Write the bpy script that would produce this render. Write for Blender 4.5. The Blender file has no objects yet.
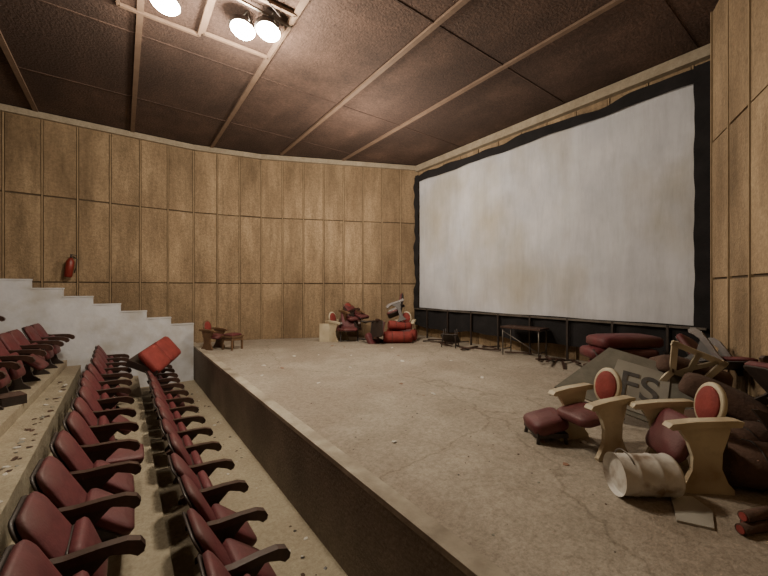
import bpy, bmesh, math, random
from mathutils import Matrix, Vector, Euler
random.seed(7)
pi=math.pi
# ---------------------------------------------------------------- materials
def nmat(name, c1, c2, scale=4.0, rough=0.85, bump=0.3, detail=8, c3=None, scale3=0.7, stretch=(1,1,1), island=0.0, bscale=None, metal=0.0, p3=(.42,.68), stretch3=(1,1,1), speck=0, streak=0):
    m=bpy.data.materials.new(name); m.use_nodes=True
    nt=m.node_tree; N=nt.nodes; L=nt.links
    b=N["Principled BSDF"]; b.inputs["Roughness"].default_value=rough; b.inputs["Metallic"].default_value=metal
    tc=N.new("ShaderNodeTexCoord"); mp=N.new("ShaderNodeMapping"); mp.inputs["Scale"].default_value=stretch
    L.new(tc.outputs["Object"],mp.inputs["Vector"])
    n1=N.new("ShaderNodeTexNoise"); n1.inputs["Scale"].default_value=scale; n1.inputs["Detail"].default_value=detail; n1.inputs["Roughness"].default_value=0.65
    L.new(mp.outputs[0],n1.inputs["Vector"])
    r=N.new("ShaderNodeValToRGB"); r.color_ramp.elements[0].position=0.3; r.color_ramp.elements[1].position=0.7
    r.color_ramp.elements[0].color=(*c1,1); r.color_ramp.elements[1].color=(*c2,1)
    L.new(n1.outputs["Fac"],r.inputs["Fac"])
    out=r.outputs["Color"]
    if c3:
        mp3=N.new("ShaderNodeMapping"); mp3.inputs["Scale"].default_value=stretch3; L.new(tc.outputs["Object"],mp3.inputs["Vector"])
        n2=N.new("ShaderNodeTexNoise"); n2.inputs["Scale"].default_value=scale3; n2.inputs["Detail"].default_value=5
        L.new(mp3.outputs[0],n2.inputs["Vector"])
        r2=N.new("ShaderNodeValToRGB"); r2.color_ramp.elements[0].position=p3[0]; r2.color_ramp.elements[1].position=p3[1]
        L.new(n2.outputs["Fac"],r2.inputs["Fac"])
        mx=N.new("ShaderNodeMixRGB"); mx.inputs["Color2"].default_value=(*c3,1)
        L.new(r2.outputs["Color"],mx.inputs["Fac"]); L.new(out,mx.inputs["Color1"]); out=mx.outputs["Color"]
    def mult(noise_scale,st,lo,hi,p0,p1):
        mpp=N.new("ShaderNodeMapping"); mpp.inputs["Scale"].default_value=st; L.new(tc.outputs["Object"],mpp.inputs["Vector"])
        n=N.new("ShaderNodeTexNoise"); n.inputs["Scale"].default_value=noise_scale; n.inputs["Detail"].default_value=10; n.inputs["Roughness"].default_value=0.8
        L.new(mpp.outputs[0],n.inputs["Vector"])
        rr=N.new("ShaderNodeValToRGB"); rr.color_ramp.elements[0].position=p0; rr.color_ramp.elements[0].color=(lo,)*3+(1,)
        rr.color_ramp.elements[1].position=p1; rr.color_ramp.elements[1].color=(hi,)*3+(1,)
        L.new(n.outputs["Fac"],rr.inputs["Fac"])
        mu=N.new("ShaderNodeMixRGB"); mu.blend_type='MULTIPLY'; mu.inputs["Fac"].default_value=1
        L.new(out,mu.inputs["Color1"]); L.new(rr.outputs[0],mu.inputs["Color2"]); return mu.outputs["Color"]
    if speck>0: out=mult(18,(1,1,1),1-speck,1+speck*.3,.40,.60)
    if streak>0: out=mult(2.6,(1.6,1.6,.22),1-streak,1.05,.36,.56)
    if island>0:
        g=N.new("ShaderNodeNewGeometry"); mr=N.new("ShaderNodeMapRange")
        mr.inputs["To Min"].default_value=1-island; mr.inputs["To Max"].default_value=1+island*0.6
        L.new(g.outputs["Random Per Island"],mr.inputs["Value"])
        mu=N.new("ShaderNodeMixRGB"); mu.blend_type='MULTIPLY'; mu.inputs["Fac"].default_value=1
        L.new(out,mu.inputs["Color1"]); L.new(mr.outputs[0],mu.inputs["Color2"]); out=mu.outputs["Color"]
    L.new(out,b.inputs["Base Color"])
    if bump>0:
        n3=N.new("ShaderNodeTexNoise"); n3.inputs["Scale"].default_value=bscale or scale*6; n3.inputs["Detail"].default_value=6
        L.new(tc.outputs["Object"],n3.inputs["Vector"])
        bp=N.new("ShaderNodeBump"); bp.inputs["Strength"].default_value=bump; bp.inputs["Distance"].default_value=0.02
        L.new(n3.outputs["Fac"],bp.inputs["Height"]); L.new(bp.outputs[0],b.inputs["Normal"])
    return m
M={}
M['wall']=nmat("wall_panel_fibre",(0.30,0.212,0.128),(0.46,0.338,0.208),1.8,0.95,0.6,c3=(0.23,0.16,0.095),scale3=0.8,stretch=(1,1,0.4),island=0.10,bscale=32,stretch3=(1.2,1.2,.5),speck=.26,streak=.28)
M['batten']=nmat("wall_batten",(0.26,0.185,0.11),(0.38,0.28,0.17),4,0.9,0.3)
M['wallback']=nmat("wall_backing",(0.075,0.05,0.03),(0.11,0.078,0.047),3)
M['ceil']=nmat("ceiling_board",(0.060,0.036,0.028),(0.130,0.078,0.058),1.4,0.9,0.8,c3=(0.058,0.034,0.026),scale3=0.6,bscale=25,stretch3=(1,.35,1),speck=.36,p3=(.45,.6))
M['cbat']=nmat("ceiling_batten_wood",(0.14,0.09,0.062),(0.20,0.135,0.095),3,0.8,0.2)
M['corn']=nmat("cornice_plaster",(0.30,0.25,0.18),(0.42,0.36,0.27),3,0.8,0.2,speck=.2)
M['steps']=nmat("white_plaster",(0.60,0.62,0.67),(0.76,0.78,0.83),3,0.8,0.2,c3=(.5,.49,.47),scale3=2)
M['cream']=nmat("cream_paint",(0.46,0.40,0.28),(0.68,0.62,0.47),6,0.55,0.1,c3=(0.36,0.28,0.18),scale3=3)
M['red']=nmat("maroon_vinyl",(0.075,0.013,0.018),(0.15,0.030,0.036),5,0.6,0.15,c3=(0.13,0.06,0.055),scale3=2,bscale=60)
M['red2']=nmat("red_velvet",(0.17,0.024,0.022),(0.28,0.045,0.038),6,0.8,0.2)
M['dark']=nmat("dark_cast_iron",(0.022,0.017,0.016),(0.05,0.036,0.03),8,0.5,0.1)
M['wood']=nmat("dark_armrest_wood",(0.035,0.018,0.014),(0.075,0.04,0.03),8,0.4,0.1)
M['brownwood']=nmat("brown_chair_wood",(0.10,0.055,0.03),(0.19,0.11,0.06),8,0.5,0.1)
M['brown']=nmat("brown_dusty_cloth",(0.055,0.032,0.024),(0.12,0.07,0.052),6,0.95,0.4)
M['black']=nmat("black_drape",(0.006,0.006,0.007),(0.016,0.014,0.016),3,0.95,0.3)
M['paper']=nmat("paper",(0.5,0.47,0.42),(0.7,0.67,0.62),5,0.8,0.1)
M['tin']=nmat("white_tin",(0.46,0.44,0.40),(0.66,0.64,0.60),4,0.4,0.1,c3=(0.24,0.18,0.13),scale3=6,p3=(.52,.70))
M['grey']=nmat("grey_board",(0.17,0.165,0.14),(0.28,0.27,0.23),4,0.8,0.2)
M['ink']=nmat("faded_sign_ink",(0.07,0.07,0.075),(0.15,0.145,0.14),9,0.7,0.1)
M['steel']=nmat("worn_steel",(0.10,0.09,0.08),(0.2,0.18,0.16),6,0.45,0.1,metal=0.6)
M['ext']=nmat("extinguisher_red",(0.16,0.018,0.015),(0.24,0.03,0.02),6,0.4,0.1)
M['tan']=nmat("dusty_leatherette",(0.20,0.10,0.065),(0.30,0.17,0.11),6,0.7,0.2)
M['scream']=nmat("dirty_sign_face",(0.36,0.35,0.31),(0.50,0.49,0.44),4,0.7,0.1,c3=(.22,.2,.17),scale3=2)

def concrete(name,c1,c2,c3,crack=True,lo=.64):
    m=nmat(name,c1,c2,1.6,0.92,0.5,c3=c3,scale3=0.6,bscale=28,p3=(.46,.62))
    nt=m.node_tree; N=nt.nodes; L=nt.links; b=N["Principled BSDF"]
    src=b.inputs["Base Color"].links[0].from_socket
    tc=N.new("ShaderNodeTexCoord")
    n=N.new("ShaderNodeTexNoise"); n.inputs["Scale"].default_value=22; n.inputs["Detail"].default_value=10; n.inputs["Roughness"].default_value=0.85
    L.new(tc.outputs["Object"],n.inputs["Vector"])
    r=N.new("ShaderNodeValToRGB"); r.color_ramp.elements[0].position=0.38; r.color_ramp.elements[0].color=(lo,lo*.97,lo*.93,1)
    r.color_ramp.elements[1].position=0.58; r.color_ramp.elements[1].color=(1.08,1.08,1.08,1)
    L.new(n.outputs["Fac"],r.inputs["Fac"])
    mu=N.new("ShaderNodeMixRGB"); mu.blend_type='MULTIPLY'; mu.inputs["Fac"].default_value=1
    L.new(src,mu.inputs["Color1"]); L.new(r.outputs[0],mu.inputs["Color2"]); out=mu.outputs[0]
    if crack:
        nd=N.new("ShaderNodeTexNoise"); nd.inputs["Scale"].default_value=2.5; nd.inputs["Detail"].default_value=6
        L.new(tc.outputs["Object"],nd.inputs["Vector"])
        mixv=N.new("ShaderNodeMixRGB"); mixv.blend_type='LINEAR_LIGHT'; mixv.inputs["Fac"].default_value=0.25
        L.new(tc.outputs["Object"],mixv.inputs["Color1"]); L.new(nd.outputs["Color"],mixv.inputs["Color2"])
        v=N.new("ShaderNodeTexVoronoi"); v.feature='DISTANCE_TO_EDGE'; v.inputs["Scale"].default_value=0.26
        L.new(mixv.outputs[0],v.inputs["Vector"])
        cr=N.new("ShaderNodeValToRGB"); cr.color_ramp.elements[0].position=0.0; cr.color_ramp.elements[0].color=(0.5,0.47,0.43,1)
        cr.color_ramp.elements[1].position=0.005; cr.color_ramp.elements[1].color=(1,1,1,1)
        L.new(v.outputs["Distance"],cr.inputs["Fac"])
        m2=N.new("ShaderNodeMixRGB"); m2.blend_type='MULTIPLY'; m2.inputs["Fac"].default_value=0.6
        L.new(out,m2.inputs["Color1"]); L.new(cr.outputs[0],m2.inputs["Color2"]); out=m2.outputs[0]
    L.new(out,b.inputs["Base Color"]); return m
M['stage']=concrete("stage_concrete",(0.29,0.255,0.205),(0.43,0.38,0.315),(0.30,0.255,0.205))
M['floor']=concrete("dusty_floor",(0.34,0.295,0.215),(0.45,0.395,0.29),(0.34,0.285,0.205),False,.75)
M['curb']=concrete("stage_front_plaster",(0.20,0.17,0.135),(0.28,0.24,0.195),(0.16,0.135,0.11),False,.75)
M['lip']=nmat("worn_stage_lip",(0.32,0.28,0.22),(0.48,0.43,0.34),5,0.85,0.3,c3=(0.20,0.165,0.125),scale3=2)
M['screen']=nmat("cinema_screen_cloth",(0.43,0.45,0.50),(0.62,0.63,0.67),0.6,0.8,0.05,detail=4,c3=(0.38,0.34,0.26),scale3=0.45,p3=(.50,.74),stretch3=(1,1,.7),streak=.12)
def emis(name,col,s):
    m=bpy.data.materials.new(name); m.use_nodes=True; b=m.node_tree.nodes["Principled BSDF"]
    b.inputs["Emission Color"].default_value=(*col,1); b.inputs["Emission Strength"].default_value=s; return m
M['lamp']=emis("lamp_glass",(1,0.90,0.70),120)

# ---------------------------------------------------------------- mesh builder
class B:
    def __init__(s): s.bm=bmesh.new(); s.mats=[]
    def mi(s,k):
        if k not in s.mats: s.mats.append(k)
        return s.mats.index(k)
    def face(s,vs,k,smooth=False):
        try:
            f=s.bm.faces.new(vs); f.material_index=s.mi(k); f.smooth=smooth; return f
        except ValueError: return None
    def box(s,c,d,k,M4=None,rot=None):
        T=Matrix.Translation(c)
        if rot: T=T@Euler(rot).to_matrix().to_4x4()
        if M4: T=M4@T
        v=[s.bm.verts.new(T@Vector((x*d[0]/2,y*d[1]/2,z*d[2]/2))) for x in(-1,1) for y in(-1,1) for z in(-1,1)]
        for q in((0,1,3,2),(4,6,7,5),(0,4,5,1),(2,3,7,6),(0,2,6,4),(1,5,7,3)): s.face([v[i] for i in q],k)
    def loops(s,loops,k,close=True,cap0=True,cap1=True,smooth=True):
        V=[[s.bm.verts.new(p) for p in l] for l in loops]
        n=len(V[0])
        for a,b in zip(V[:-1],V[1:]):
            for i in range(n if close else n-1):
                s.face([a[i],a[(i+1)%n],b[(i+1)%n],b[i]],k,smooth)
        if cap0: s.face(V[0][::-1],k)
        if cap1: s.face(V[-1],k)
    def extrude(s,pts,t,k,T=Matrix()):
        s.loops([[T@Vector((x,-t/2,z)) for x,z in pts],[T@Vector((x,t/2,z)) for x,z in pts]],k,smooth=False)
    def pad(s,pts,t,k,T=Matrix(),bulge=0.02,kb=None):
        cy=sum(p[0] for p in pts)/len(pts); cz=sum(p[1] for p in pts)/len(pts)
        def L(sc,x): return [T@Vector((x,cy+(p[0]-cy)*sc,cz+(p[1]-cz)*sc)) for p in pts]
        s.loops([L(.93,-t/2),L(1,-t*.3),L(1,t*.3),L(.94,t*.5),L(.75,t*.5+bulge*.6),L(.4,t*.5+bulge)],k)
    def cyl(s,p0,p1,r0,k,r1=None,n=14,smooth=True,cap=True):
        s.tube([p0,p1],[r0,r1 if r1 is not None else r0],k,n,smooth,cap)
    def tube(s,path,rs,k,n=10,smooth=True,cap=True):
        path=[Vector(p) for p in path]
        if not isinstance(rs,(list,tuple)): rs=[rs]*len(path)
        ls=[]
        for i,p in enumerate(path):
            d=(path[min(i+1,len(path)-1)]-path[max(i-1,0)]).normalized()
            up=Vector((0,0,1)) if abs(d.z)<.95 else Vector((1,0,0))
            a=d.cross(up).normalized(); b=a.cross(d)
            ls.append([p+(a*math.cos(2*pi*j/n)+b*math.sin(2*pi*j/n))*rs[i] for j in range(n)])
        s.loops(ls,k,cap0=cap,cap1=cap,smooth=smooth)
    def mesh(s,name):
        bmesh.ops.recalc_face_normals(s.bm,faces=s.bm.faces)
        me=bpy.data.meshes.new(name); s.bm.to_mesh(me); s.bm.free()
        for k in s.mats: me.materials.append(M[k])
        return me
    def obj(s,name,loc=(0,0,0),rot=(0,0,0),sc=1): return put(s.mesh(name),name,loc,rot,sc)
def put(me,name,loc=(0,0,0),rot=(0,0,0),sc=1):
    o=bpy.data.objects.new(name,me); bpy.context.scene.collection.objects.link(o)
    o.location=loc; o.rotation_euler=rot; o.scale=(sc,sc,sc) if not isinstance(sc,tuple) else sc; return o
def rrect(w,h,r,y0=0,z0=0,n=5,top_arch=0.0):
    pts=[]
    for cx,cz,a0 in((w/2-r,-h/2+r,-pi/2),(w/2-r,h/2-r,0),(-w/2+r,h/2-r,pi/2),(-w/2+r,-h/2+r,pi)):
        for i in range(n+1):
            a=a0+pi/2*i/n; pts.append([cx+r*math.cos(a),cz+r*math.sin(a)])
    return [(y0+p[0], z0+p[1]+(top_arch*(1-(p[0]/(w/2))**2) if p[1]>0 else 0)) for p in pts]
def ell(a,b,n=24,y0=0,z0=0): return [(y0+a*math.cos(2*pi*i/n),z0+b*math.sin(2*pi*i/n)) for i in range(n)]
def RT(loc,rot): return Matrix.Translation(loc)@Euler(rot).to_matrix().to_4x4()

# ---------------------------------------------------------------- room
CZ=6.96; SX=8.55; ST=0.93; EDGE=1.65; PL=0.75
K1=Vector((1.75,12.15)); KM=Vector((3.65,11.71)); K2=Vector((SX,9.5))
R1=Vector((7.5,1.44)); R2=Vector((2.67,-0.91))
def wall(name,p0,p1,inward,z0,z1,pw=0.62,hs=(2.75,4.9),k='wall'):
    b=B(); p0=Vector(p0);p1=Vector(p1); d=(p1-p0); L=d.length; d.normalize(); n=Vector(inward).normalized()
    ang=math.atan2(d.y,d.x)
    mid=(p0+p1)/2-n*0.13
    b.box((mid.x,mid.y,(z0+z1)/2),(L,0.2,z1-z0),'wallback',rot=(0,0,ang))
    if k:
        cnt=max(1,round(L/pw)); w=L/cnt
        zs=[z0]+[h for h in hs if z0<h<z1]+[z1]
        for i in range(cnt):
            for a,c in zip(zs[:-1],zs[1:]):
                th=0.03+random.uniform(-.005,.005)
                q=p0+d*(w*(i+.5))-n*(0.03-th/2)
                b.box((q.x,q.y,(a+c)/2+random.uniform(-.006,.006)),(w-random.uniform(.050,.062),th,c-a-random.uniform(.025,.04)),k,rot=(random.uniform(-.002,.002),0,ang+random.uniform(-.006,.006)))
        for i in range(0,cnt+1):
            q=p0+d*(w*i)-n*0.010
            b.box((q.x,q.y,(z0+z1)/2),(.026,.05,z1-z0),'batten',rot=(0,0,ang))
    return b.obj(name)
wall("wall_left",(-11,12.15),K1,(0,-1),0,CZ,pw=.66)
wall("wall_left_bend",K1,KM,(-.226,-.974),0,CZ,pw=.65)
wall("wall_left_splay",KM,K2,(-.41,-.91),0,CZ,pw=.66)
wall("wall_front",(SX,9.7),(SX,1.2),(-1,0),0,CZ,pw=0.7)
wall("wall_right_return",(SX,1.42),(7.5,1.44),(0,1),0,CZ,k=None)
wall("wall_right_splay",R1,R2,(-.437,.9),0,CZ,pw=0.66,hs=(2.75,4.9))
wall("wall_right",R2,(-11,-.91),(0,1),0,CZ)
wall("wall_rear",(-11,-.91),(-11,12.15),(1,0),0,CZ,k='wall')
b=B(); b.box((-1.1,5.6,CZ+.1),(20.2,13.6,.2),'ceil'); b.obj("ceiling")
b=B(); b.box((-1.1,5.6,-.1),(20.2,13.6,.2),'floor'); b.obj("floor")
def prism(name,poly,z0,z1,k):
    b=B(); b.loops([[Vector((x,y,z0)) for x,y in poly],[Vector((x,y,z1)) for x,y in poly]],k,smooth=False); return b.obj(name)
RB_Z=.33
prism("platform_floor",[(-.80,-.85),(-.80,11.2),(-10.9,11.2),(-10.9,-.85)],0.0,PL,'floor')
prism("row_step_floor",[(.33,-.85),(.33,11.2),(-.80,11.2),(-.80,-.85)],0.0,RB_Z,'floor')
prism("tier_floor",[(-1.45,-.85),(-1.05,11.2),(-10.9,11.2),(-10.9,-.85)],PL,.90,'floor')
prism("tier_floor",[(-2.3,-.85),(-1.95,11.2),(-10.9,11.2),(-10.9,-.85)],.90,1.38,'floor')
# stage
b=B()
poly=[(EDGE+.04,-.4),(EDGE+.04,12.1),(1.75,12.1),(3.65,11.68),(8.5,9.47),(8.5,1.5),(7.5,1.41),(3.6,-.4)]
b.loops([[Vector((x,y,0)) for x,y in poly],[Vector((x,y,ST)) for x,y in poly]],'stage',smooth=False)
b.obj("stage_floor")
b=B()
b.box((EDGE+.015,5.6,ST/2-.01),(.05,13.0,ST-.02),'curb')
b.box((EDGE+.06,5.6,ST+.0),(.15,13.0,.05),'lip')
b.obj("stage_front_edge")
tn=[0]
def trim(p0,p1,n,h,d,k,z):
    tn[0]+=1
    p0=Vector(p0);p1=Vector(p1);dd=p1-p0;ang=math.atan2(dd.y,dd.x);n=Vector(n).normalized()
    m=(p0+p1)/2+n*d/2; bb=B(); bb.box((0,0,0),(dd.length+.03,d,h),k); bb.obj("trim_%d"%tn[0],(m.x,m.y,z),(0,0,ang))
trim((-11,12.15),K1,(0,-1),.15,.10,'corn',CZ-.10)
trim(K1,KM,(-.226,-.974),.15,.10,'corn',CZ-.10)
trim(KM,K2,(-.41,-.91),.15,.10,'corn',CZ-.10)
trim((SX,9.5),(SX,1.5),(-1,0),.20,.16,'corn',CZ-.12)
for x in(-7.5,-5.6,-3.7,-1.75,0.18,2.17,4.11,5.98):
    trim((x,-.85),(x,12.1 if x<1.7 else 12.15-(x-1.75)*.39),(1,0),.05,.09,'cbat',CZ-.02)
for i,y in enumerate((1.8,4.2,7.4,9.9)):
    trim((-11,y),(8.5 if y<9.5 else 7.4,y),(0,1),.012,.03,'ceil',CZ-.006)

# stepped white balustrade along the far wall
b=B()
DZ=.16
pts=[(1.62,0)]
x=1.62; z=1.42+DZ
nst=13
pts.append((x,z))
for i in range(nst):
    x-=.55; pts.append((x,z)); z+=.20; pts.append((x,z))
pts.append((x-.8,z)); pts.append((x-.8,0))
b.loops([[Vector((px,11.25,pz)) for px,pz in pts],[Vector((px,11.45,pz)) for px,pz in pts]],'steps',smooth=False)
x=1.62; z=1.42+DZ
for i in range(nst):
    b.box((x-.275,11.35,z+.01),(.57,.23,.03),'steps'); x-=.55; z+=.2
b.obj("stair_balustrade")

# ---------------------------------------------------------------- cinema screen
b=B()
Y0,Y1,Z0,Z1=1.80,9.22,1.90,6.33
nu,nv=40,22
def sx(u,v): return SX-.22+.03*math.sin(u*9)*math.sin(v*3)
front=[[b.bm.verts.new((sx(i/nu,j/nv),Y0+(Y1-Y0)*i/nu,Z0+(Z1-Z0)*j/nv)) for j in range(nv+1)] for i in range(nu+1)]
for i in range(nu):
    for j in range(nv): b.face([front[i][j],front[i+1][j],front[i+1][j+1],front[i][j+1]],'screen',True)
b.obj("cinema_screen")
b=B()
def strip(pa,pb,wa,amp,nn=60):
    A=[]
    for i in range(nn+1):
        t=i/nn; y=pa[0]+(pb[0]-pa[0])*t; z=pa[1]+(pb[1]-pa[1])*t
        w=1+amp*math.sin(t*17)+amp*.6*math.sin(t*41+1)
        o=-amp*.12*math.sin(t*23+2)
        xx=SX-.24+.02*math.sin(t*60)
        row=[]
        for s_ in(0,.5,1):
            row.append(b.bm.verts.new((xx-.03,y+wa[0]*w*s_+(o if wa[0] else 0),z+wa[1]*w*s_+(o if wa[1] else 0))))
        A.append(row)
    for a,c in zip(A[:-1],A[1:]):
        for q in(0,1): b.face([a[q],a[q+1],c[q+1],c[q]],'black',True)
strip((Y0-.35,Z1-.05),(Y1+.2,Z1-.05),(0,.24),.14)
strip((Y1-.02,Z0-.25),(Y1-.02,Z1+.2),(.23,0),.14)
strip((Y0+.03,Z0-.3),(Y0+.03,Z1+.25),(-.48,0),.06)
strip((Y0-.4,Z0+.02),(Y1+.2,Z0+.02),(0,-.66),.06)
b.obj("black_screen_masking_curtain")
b=B()
b.box((SX-.32,(Y0+Y1)/2,Z0-.02),(.05,Y1-Y0+.3,.04),'steel')
for i in range(8): b.box((SX-.33,Y0+.4+i*.93,(Z0+ST)/2),(.04,.04,Z0-ST),'dark')
b.obj("screen_support_rail")

# ---------------------------------------------------------------- theater seats
def theater_seat(mode,lean=0.0,both=False,name="theater_seat"):
    b=B()
    def stan(y):
        leg=[(-.13,0),(.17,0),(.15,.035),(.07,.10),(.035,.22),(.03,.36),(.07,.50),(.16,.585),(.20,.60),(-.16,.62),(-.10,.52),(-.06,.38),(-.055,.20),(-.08,.09),(-.13,.03)]
        b.extrude(leg,.035,'dark',Matrix.Translation((0,y,0)))
        arm=[(-.23,.60),(-.10,.615),(.05,.605),(.18,.595),(.27,.56),(.31,.53),(.345,.545),(.355,.58),(.33,.625),(.26,.655),(.12,.665),(-.05,.665),(-.20,.685),(-.25,.66)]
        b.extrude(arm,.062,'wood',Matrix.Translation((0,y,0)))
    stan(-.275)
    if both: stan(.275)
    T=RT((-.115,0,.65),(0,-.46-lean,0))
    b.pad(rrect(.47,.58,.09,top_arch=.035),.05,'red',T,.022)
    b.pad(rrect(.49,.60,.09,top_arch=.035),.02,'dark',T@Matrix.Translation((-.038,0,0)),.0)
    b.box((-.02,0,.36),(.05,.52,.03),'dark')
    if mode=='up': T=RT((.045,0,.46),(0,-.30,0))
    elif mode=='half': T=RT((.14,0,.42),(0,-.85,0))
    else: T=RT((.20,0,.40),(0,-1.50,0))
    b.pad(rrect(.45,.40,.07),.07,'red',T,.02)
    b.pad(rrect(.43,.38,.07),.02,'dark',T@Matrix.Translation((-.042,0,0)),.0)
    return b.mesh(name)
S_up=theater_seat('up'); S_half=theater_seat('half'); S_down=theater_seat('down'); S_up2=theater_seat('up',.08)
S_end=theater_seat('up',0,True); S_both=theater_seat('down',0,True)
def row(x0,y0,x1,y1,z,modes=None,skip=(),p=.56):
    n=int(math.hypot(x1-x0,y1-y0)/p)
    for i in range(n+1):
        if i in skip: continue
        t=i/n; me=random.choice([S_up,S_up,S_up2,S_up,S_half]) 
        if modes and i in modes: me=modes[i]
        if i==n: me=S_end
        put(me,"theater_seat",(x0+(x1-x0)*t,y0+(y1-y0)*t,z),(0,random.uniform(-.03,.03),math.atan2(-(x1-x0),(y1-y0))+random.uniform(-.03,.03)))
row(.68,1.75,.68,10.3,0,{3:S_half})
row(-.21,1.25,-.21,10.5,RB_Z,{6:S_down,0:S_up,1:S_up,2:S_up,3:S_up},p=.60)
row(-1.62,5.6,-1.25,10.5,.90)
row(-2.75,6.6,-2.35,10.4,1.38)
row(-3.75,6.6,-3.4,10.4,1.38)
b=B(); b.pad(rrect(.44,.46,.08),.09,'tan',RT((0,0,.34),(0,-pi/2,0)),.03)
b.box((0,0,0.15),(.34,.3,.3),'dark'); b.box((0.02,0,.11),(.345,.26,.1),'brown'); b.obj("detached_seat_with_tan_cushion",(.58,1.60,0.0),(0,0,.1)) 
b=B(); b.box((0,0,.16),(.34,.40,.02),'brown'); b.box((-.16,0,.08),(.02,.40,.16),'dark'); b.box((.16,0,.08),(.02,.40,.16),'dark'); b.box((0,.19,.08),(.34,.02,.16),'dark'); b.box((0,-.19,.08),(.34,.02,.16),'dark')
b.obj("broken_wooden_box",(-1.32,7.45,.90),(0,0,.4),.8)

b=B()
for k in range(2):
    b.pad(rrect(.55,.42,.08),.10,'red2',RT((0,(k-.5)*.56,.16),(0,-1.1,0)),.03)
b.box((-.05,0,.06),(.45,1.1,.10),'dark'); b.obj("toppled_red_seat_bench",(.62,9.3,.96),(.12,.45,-.35),1.3)
# ---------------------------------------------------------------- oval back chair
def oval_chair(seat_angle=-1.45,name="oval_back_theater_chair",both=True,fk='cream'):
    b=B()
    def side(y):
        p=[(-.22,0),(.20,0),(.21,.03),(.17,.09),(.12,.20),(.115,.32),(.15,.44),(.21,.53),(.23,.58),(-.20,.62),(-.17,.50),(-.125,.36),(-.12,.22),(-.17,.10),(-.22,.04)]
        b.extrude(p,.045,fk,Matrix.Translation((0,y,0)))
        arm=[(-.26,.60),(.0,.59),(.20,.57),(.30,.555),(.33,.575),(.30,.61),(.1,.64),(-.22,.66),(-.28,.65)]
        b.extrude(arm,.10,fk,Matrix.Translation((0,y,0)))
    side(-.27)
    if both: side(.27)
    T=RT((-.24,0,.70),(0,-.18,0))
    b.pad(ell(.175,.215),.045,fk,T,.0)
    b.pad(ell(.14,.175),.03,'red2',T@Matrix.Translation((.022,0,0)),.02)
    b.pad(ell(.14,.175),.02,'red2',T@Matrix.Translation((-.025,0,0))@Matrix.Rotation(pi,4,'Z'),.02)
    b.box((-.20,0,.48),(.035,.16,.14),fk,rot=(0,-.2,0))
    b.box((-.17,0,.42),(.04,.52,.05),'dark')
    T=RT((.10,0,.40),(0,seat_angle,0))
    b.pad(rrect(.47,.44,.10),.09,'red',T,.035)
    return b.mesh(name)
OC=oval_chair(); OC2=oval_chair(-.5); OW=oval_chair(fk='brownwood')
FA=math.atan2(.593,-.805)
put(OC,"oval_back_theater_chair",(3.94,1.70,ST),(0,0,FA+.28),.90)
put(OC2,"oval_back_theater_chair",(4.0,.96,ST),(0,0,FA-.10),.92)
put(OW,"oval_back_wooden_chair",(2.02,10.65,ST),(0,0,-.9),.85)
b=B(); b.box((0,0,.36),(.42,.42,.04),'brownwood')
for q in((-.17,-.17),(.17,-.17),(-.17,.17),(.17,.17)): b.box((q[0],q[1],.17),(.04,.04,.34),'brownwood')
b.box((0,-.17,.29),(.34,.03,.07),'brownwood'); b.box((-.17,0,.29),(.03,.34,.07),'brownwood'); b.pad(rrect(.36,.36,.05),.05,'red',RT((0,0,.40),(0,-pi/2,0)),.02)
b.obj("small_wooden_stool",(2.42,10.25,ST),(0,0,.5))

b=B()
b.pad(rrect(.44,.42,.09),.13,'red',RT((0,0,.20),(0,-1.3,0)),.03)
b.box((0,0,.10),(.36,.40,.05),'dark')
for sx_ in(-.15,.15):
    for sy in(-.17,.17): b.cyl((sx_,sy,.10),(sx_*1.1,sy*1.05,0),.022,'dark')
b.obj("maroon_low_seat",(3.80,2.12,ST),(0,0,FA),.92)

# ---------------------------------------------------------------- paint drum
b=B()
R=.155;Ln=.44
prof=[(-Ln/2,R),(-Ln/2+.02,R+.008),(-Ln/2+.04,R),(-.08,R),(-.07,R+.007),(-.06,R),(.08,R),(.09,R+.007),(.10,R),(Ln/2-.03,R),(Ln/2,R+.008)]
ls=[[Vector((x,math.cos(2*pi*j/32)*r,math.sin(2*pi*j/32)*r)) for j in range(32)] for x,r in prof]
b.loops(ls,'tin',cap0=True,cap1=False)
ls=[[Vector((x,math.cos(2*pi*j/32)*r,math.sin(2*pi*j/32)*r)) for j in range(32)] for x,r in((Ln/2,R+.008),(Ln/2-.03,R-.01),(Ln/2-.04,R-.012))]
b.loops(ls,'tin',cap0=False,cap1=True)
b.tube([(.12,R*math.cos(a),R*1.25*math.sin(a)) for a in [pi*.0+i*pi/10 for i in range(11)]],.006,'steel',6)
b.obj("dented_metal_paint_drum",(3.38,1.07,ST+.165),(.9,0.0,FA-.05))

# ---------------------------------------------------------------- sign board leaning
b=B()
b.extrude([(-.85,-.32),(.70,-.40),(.56,.42),(-.34,.46)],.04,'grey'); b.extrude([(-.30,-.30),(.34,-.32),(.34,.30),(-.22,.32)],.012,'scream',Matrix.Translation((0,-.027,0)))
o=b.obj("fallen_sign_board",(5.15,1.72,ST+.42),(-.62,.22,-1.15))
cu=bpy.data.curves.new("sign_letters","FONT"); cu.body="FS"; cu.size=.46; cu.extrude=.004; cu.align_x='CENTER'; cu.align_y='CENTER'; cu.offset=.004
t=bpy.data.objects.new("sign_letters",cu); bpy.context.scene.collection.objects.link(t); cu.materials.append(M['ink'])
t.parent=o; t.location=(.04,-.038,.0); t.rotation_euler=(pi/2,0,0)

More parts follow.
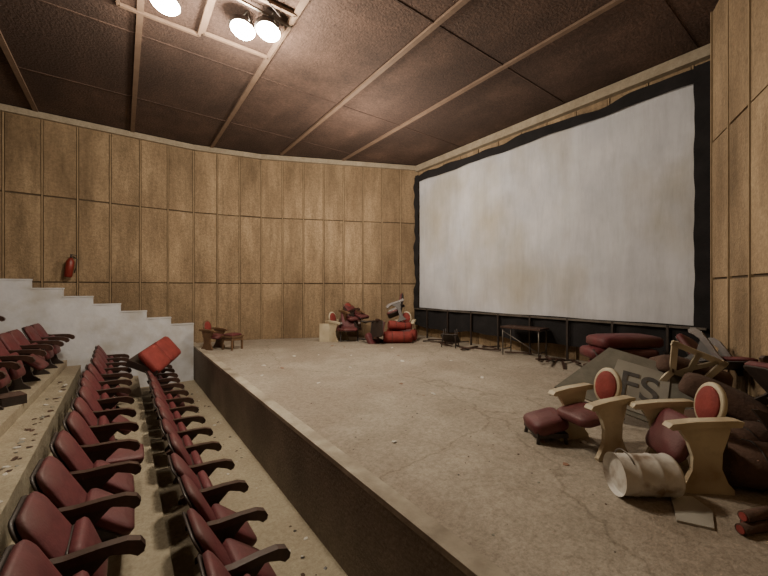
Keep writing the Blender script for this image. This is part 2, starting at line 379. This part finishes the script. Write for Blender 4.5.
# ---------------------------------------------------------------- cushions & piles
def cushion(w,d,h,k):
    b=B(); b.pad(rrect(w,d,min(w,d)*.2),h,k,RT((0,0,h/2),(0,-pi/2,0)),h*.25); return b.mesh("seat_cushion")
C_r=cushion(.55,1.15,.17,'red'); C_r2=cushion(.55,.5,.14,'red2'); C_b=cushion(.75,.55,.2,'brown'); C_d=cushion(.55,.5,.13,'red')
for i,(dx,r) in enumerate(((0,0),(.05,.12),(-.04,-.1),(.03,.05))):
    put(C_r,"stacked_seat_cushion",(7.2+dx,2.6-dx,ST+.005+i*.21),(0,0,r-.6))
def roll(L,r,k,name):
    b=B(); n=20
    ls=[]
    for x,rr in((-L/2,r*.7),(-L/2+.03,r*.95),(-L/6,r),(L/6,r*.97),(L/2-.03,r*.95),(L/2,r*.7)):
        ls.append([Vector((x,math.cos(2*pi*j/n)*rr,math.sin(2*pi*j/n)*rr*.85+r*.85)) for j in range(n)])
    b.loops(ls,k); 
    for x in(-L*.2,L*.2): b.tube([(x,math.cos(a/12*2*pi)*r*1.0,math.sin(a/12*2*pi)*r*.87+r*.85) for a in range(13)],.008,'dark',6)
    return b.mesh(name)
RB=roll(.75,.22,'brown',"rolled_upholstery"); RR=roll(.8,.19,'red2',"rolled_upholstery")
piles=[ (S_both,"theater_seat",(6.75,2.25,ST+.12),(1.35,.1,.6)),
 (S_both,"theater_seat",(6.55,1.85,ST+.2),(.2,1.3,-2.0)),
 (S_both,"theater_seat",(5.9,1.55,ST+.15),(1.5,.2,2.2)),
 (S_both,"theater_seat",(6.3,1.65,ST+.45),(.5,-.9,1.0)),
 (C_b,"brown_seat_cushion",(5.7,1.35,ST+.50),(.3,.3,.7)),
 (RB,"rolled_upholstery",(5.1,.95,ST+.0),(0,0,-.55)),
 (RB,"rolled_upholstery",(4.85,.68,ST+.0),(0,0,-.4)),
 (C_b,"brown_seat_cushion",(5.2,.95,ST+.38),(.4,.1,.2)),
 (S_both,"theater_seat",(4.85,.68,ST+.40),(.2,-1.0,2.0)),
 (RB,"rolled_upholstery",(4.35,.45,ST),(0,0,-.9)),
 (C_r2,"maroon_seat_cushion",(6.2,2.35,ST+.01),(0,0,.4)),
]
for me,n,l,r in piles: put(me,n,l,r)
b=B()
def frame(pts,w,k,T):
    n=len(pts)
    for i in range(n):
        p=Vector(pts[i]);q=Vector(pts[(i+1)%n]); m=(p+q)/2; d=q-p
        b.box((m.x,0,m.y),(d.length+w,.04,w),k,M4=T,rot=(0,-math.atan2(d.y,d.x),0))
T=Matrix()
frame([(-.24,0),(.24,0),(.18,.3),(.28,.62),(-.28,.66),(-.16,.3)],.07,'cream',T)
frame([(-.14,.3),(.16,.3)],.06,'cream',T); frame([(0,.3),(.0,.62)],.06,'cream',T); frame([(-.1,.32),(.2,.6)],.05,'cream',T)
b.obj("cream_chair_end_frame",(5.45,1.38,ST+.36),(.15,.35,-1.0),.9)
b=B()
for i in range(9):
    a=random.uniform(0,2*pi); x0=random.uniform(-.6,.6); y0=random.uniform(-.35,.35)
    b.cyl((x0,y0,.02),(x0+math.cos(a)*.6,y0+math.sin(a)*.5,random.uniform(.05,.6)),.014,'dark',n=6)
b.obj("broken_chair_frames",(6.6,2.0,ST),(0,0,0))
b=B()
for i,(dx,dy,dz) in enumerate(((0,0,.04),(.10,-.02,.04),(.05,-.01,.11),(.18,-.05,.04))):
    b.cyl((dx,dy,dz),(dx+.28,dy-.16,dz),.036,'brown'); b.cyl((dx-.004,dy+.003,dz),(dx+.002,dy-.002,dz),.027,'red2')
b.obj("pipe_offcuts",(3.36,.50,ST+.0),(0,0,.1))
b=B(); b.extrude([(-.2,-.1),(.18,-.12),(.24,.02),(.1,.12),(-.16,.1)],.015,'scream',RT((0,0,0),(pi/2,0,0))); b.obj("broken_cream_panel",(3.40,.76,ST+.01),(0,0,.3))

# pile in the left corner
def place(me,n,l,r,s=1): put(me,n,l,r,s)
place(S_both,"theater_seat",(5.75,9.65,ST+.0),(0,0,-2.0))
place(S_both,"theater_seat",(6.0,9.3,ST+.35),(1.5,.3,.4))
place(OC,"oval_back_theater_chair",(5.5,9.9,ST+.0),(0,0,-1.2))
place(OC2,"oval_back_theater_chair",(7.25,8.7,ST+.0),(0,0,-2.4))
place(S_half,"theater_seat",(6.2,9.6,ST+.35),(0,-.4,-1.2))
place(OW,"oval_back_wooden_chair",(5.95,9.85,ST+.30),(0,.0,-1.6))
place(RR,"rolled_red_upholstery",(6.75,8.45,ST),(0,0,-.6),1.1)
place(RR,"rolled_red_upholstery",(7.15,8.75,ST),(0,0,-.9),1.2)
place(RR,"rolled_red_upholstery",(7.0,8.7,ST+.34),(0,0.1,-.4),.9)
place(C_d,"maroon_seat_cushion",(6.15,8.95,ST+.02),(1.0,0,.3))
place(S_both,"theater_seat",(7.2,8.75,ST+.55),(.4,.3,2.5))
b=B(); b.box((0,0,.28),(.5,.04,.56),'cream'); b.box((0,.2,.14),(.5,.4,.04),'cream'); b.box((.24,.2,.28),(.03,.4,.5),'cream'); b.obj("white_broken_cabinet",(5.15,9.95,ST),(0,0,-.6))
b=B()
b.box((0,0,.70),(.5,1.0,.04),'wood')
for sy in(-.45,.45):
    for sx_ in(-.2,.2): b.cyl((sx_,sy,.69),(sx_,sy,0),.016,'steel',n=8)
    b.cyl((-.2,sy,.15),(.2,sy,.15),.012,'steel',n=8)
b.cyl((-.2,-.45,.15),(-.2,.45,.6),.012,'steel',n=8)
b.obj("steel_leg_table",(7.9,4.95,ST),(0,0,.1))
b=B()
for i in range(26):
    y=random.uniform(2.9,8.2); x=random.uniform(7.5,8.1); a=random.uniform(0,pi); L=random.uniform(.3,.9)
    b.box((x,y,.03+random.uniform(0,.06)),(.05,L,.03),random.choice(['dark','brown','wood','wood']),rot=(random.uniform(-.15,.15),0,a))
b.obj("scrap_timber",(0,0,ST))
b=B(); b.pad(rrect(.5,.4,.05),.03,'dark',RT((0,0,.25),(0,-.9,0)),0)
for q in((-.2,-.2),(.2,-.2),(-.2,.2),(.2,.2)): b.cyl((q[0],q[1],0),(q[0]*.5,q[1]*.8,.5),.014,'dark',n=6)
b.obj("broken_chair_shell",(7.5,7.0,ST),(0,0,.5))

# litter
def litter(name,n,xr,yr,z,smin,smax,k):
    b=B()
    for i in range(n):
        x=random.uniform(*xr);y=random.uniform(*yr);s=random.uniform(smin,smax);a=random.uniform(0,pi)
        if x>3 and y<.49*(x-7.5)+1.44+.3 and z>.9: y+=1.5
        T=RT((x,y,z+s*.12),(random.uniform(-.3,.3),random.uniform(-.3,.3),a))
        m=random.randint(5,7)
        ps=[(math.cos(2*pi*j/m)*s*random.uniform(.5,1),math.sin(2*pi*j/m)*s*random.uniform(.4,.9)) for j in range(m)]
        b.loops([[T@Vector((p[0],p[1],-s*.07)) for p in ps],[T@Vector((p[0]*.8,p[1]*.8,s*.07)) for p in ps]],random.choice(k),smooth=False)
    b.obj(name)
litter("stage_paper_litter",28,(2.0,7.5),(1.2,9.2),ST,.03,.08,['paper','paper','tan'])
litter("stage_rubble",420,(1.9,7.4),(.9,9.2),ST,.005,.020,['brown','grey','dark'])
litter("platform_litter",60,(-1.0,-.85),(4.0,9.5),PL,.02,.06,['paper','brown','brown','grey'])
litter("aisle_litter",60,(1.15,1.55),(2,10.5),0,.01,.04,['brown','paper','dark'])

# fire extinguisher on wall
b=B()
b.tube([(0,0,-.27),(0,0,-.25),(0,0,.14),(0,0,.20),(0,0,.23)],[.06,.085,.085,.05,.03],'ext',18)
b.cyl((0,0,.22),(0,0,.30),.022,'dark'); b.box((.04,0,.31),(.14,.03,.02),'dark'); b.tube([(.03,0,.27),(.12,0,.22),(.13,0,.0),(.11,0,-.14)],.014,'dark',8)
b.box((0,.08,.05),(.06,.06,.2),'steel')
b.obj("fire_extinguisher",(-1.08,12.0,3.14),(0,.12,0))

# ceiling lamps
def flood(loc,rot):
    b=B()
    ring=[(.20,.0),(.22,.03),(.20,.10),(.10,.16),(.05,.20)]
    b.loops([[Vector((math.cos(2*pi*j/28)*r,math.sin(2*pi*j/28)*r*.8,z)) for j in range(28)] for r,z in ring],'dark',cap0=False)
    b.loops([[Vector((math.cos(2*pi*j/28)*r,math.sin(2*pi*j/28)*r*.8,z)) for j in range(28)] for r,z in ((.195,.005),(.16,-.04),(.08,-.065))],'lamp',cap0=False)
    b.tube([(0,.18,.03),(0,.18,.24),(0,-.18,.24),(0,-.18,.03)],.012,'steel',6)
    b.cyl((0,0,.22),(0,0,.32),.02,'steel')
    b.obj("ceiling_flood_lamp",loc,rot)
for l in [(1.88,5.66,CZ-.27),(1.54,5.86,CZ-.27),(.50,6.0,CZ-.26)]: flood(l,(-.30,.08,.3))
for nm,cx,cy in(("ceiling_hatch_frame",1.65,6.0),("ceiling_hatch_frame",.5,6.1)):
    b=B()
    for dy in(-.65,.65): b.box((0,dy,0),(1.1,.05,.05),'cbat')
    for dx in(-.55,.55): b.box((dx,0,0),(.05,1.3,.05),'cbat')
    b.box((0,-.45,-.03),(1.2,.03,.03),'steel',rot=(0,0,.1)); b.tube([(.3,-.6,-.02),(.25,-.8,-.25),(-.1,-1.0,-.2),(-.4,-.9,-.02)],.01,'dark',6); b.obj(nm,(cx,cy,CZ-.04))

def plight(name,loc,e,col,size=.25):
    l=bpy.data.lights.new(name,'POINT'); l.energy=e; l.color=col; l.shadow_soft_size=size
    o=bpy.data.objects.new(name,l); bpy.context.scene.collection.objects.link(o); o.location=loc; return o
W=(1,.86,.68)
plight("flood_light_a",(1.65,5.8,CZ-.65),560,W)
plight("flood_light_b",(.52,5.95,CZ-.65),110,W)
plight("fill_light_front",(5.0,7.2,CZ-1.7),390,(1,.85,.68),.4)  # added fill above the stage, no fixture here; brightens the far wall
plight("fill_light_rear",(-3.5,3.5,CZ-.8),30,W,.4)  # weak added fill on the seating side, out of view, no real lamp

w=bpy.data.worlds.new("World"); bpy.context.scene.world=w; w.use_nodes=True
w.node_tree.nodes["Background"].inputs[0].default_value=(.5,.45,.4,1); w.node_tree.nodes["Background"].inputs[1].default_value=.1

cam=bpy.data.cameras.new("camera"); co=bpy.data.objects.new("camera",cam); bpy.context.scene.collection.objects.link(co)
co.location=(0,0,2.6); co.rotation_euler=(pi/2,0,-math.radians(36.4)); cam.sensor_width=36; cam.lens=16.64; cam.clip_start=.05
bpy.context.scene.camera=co
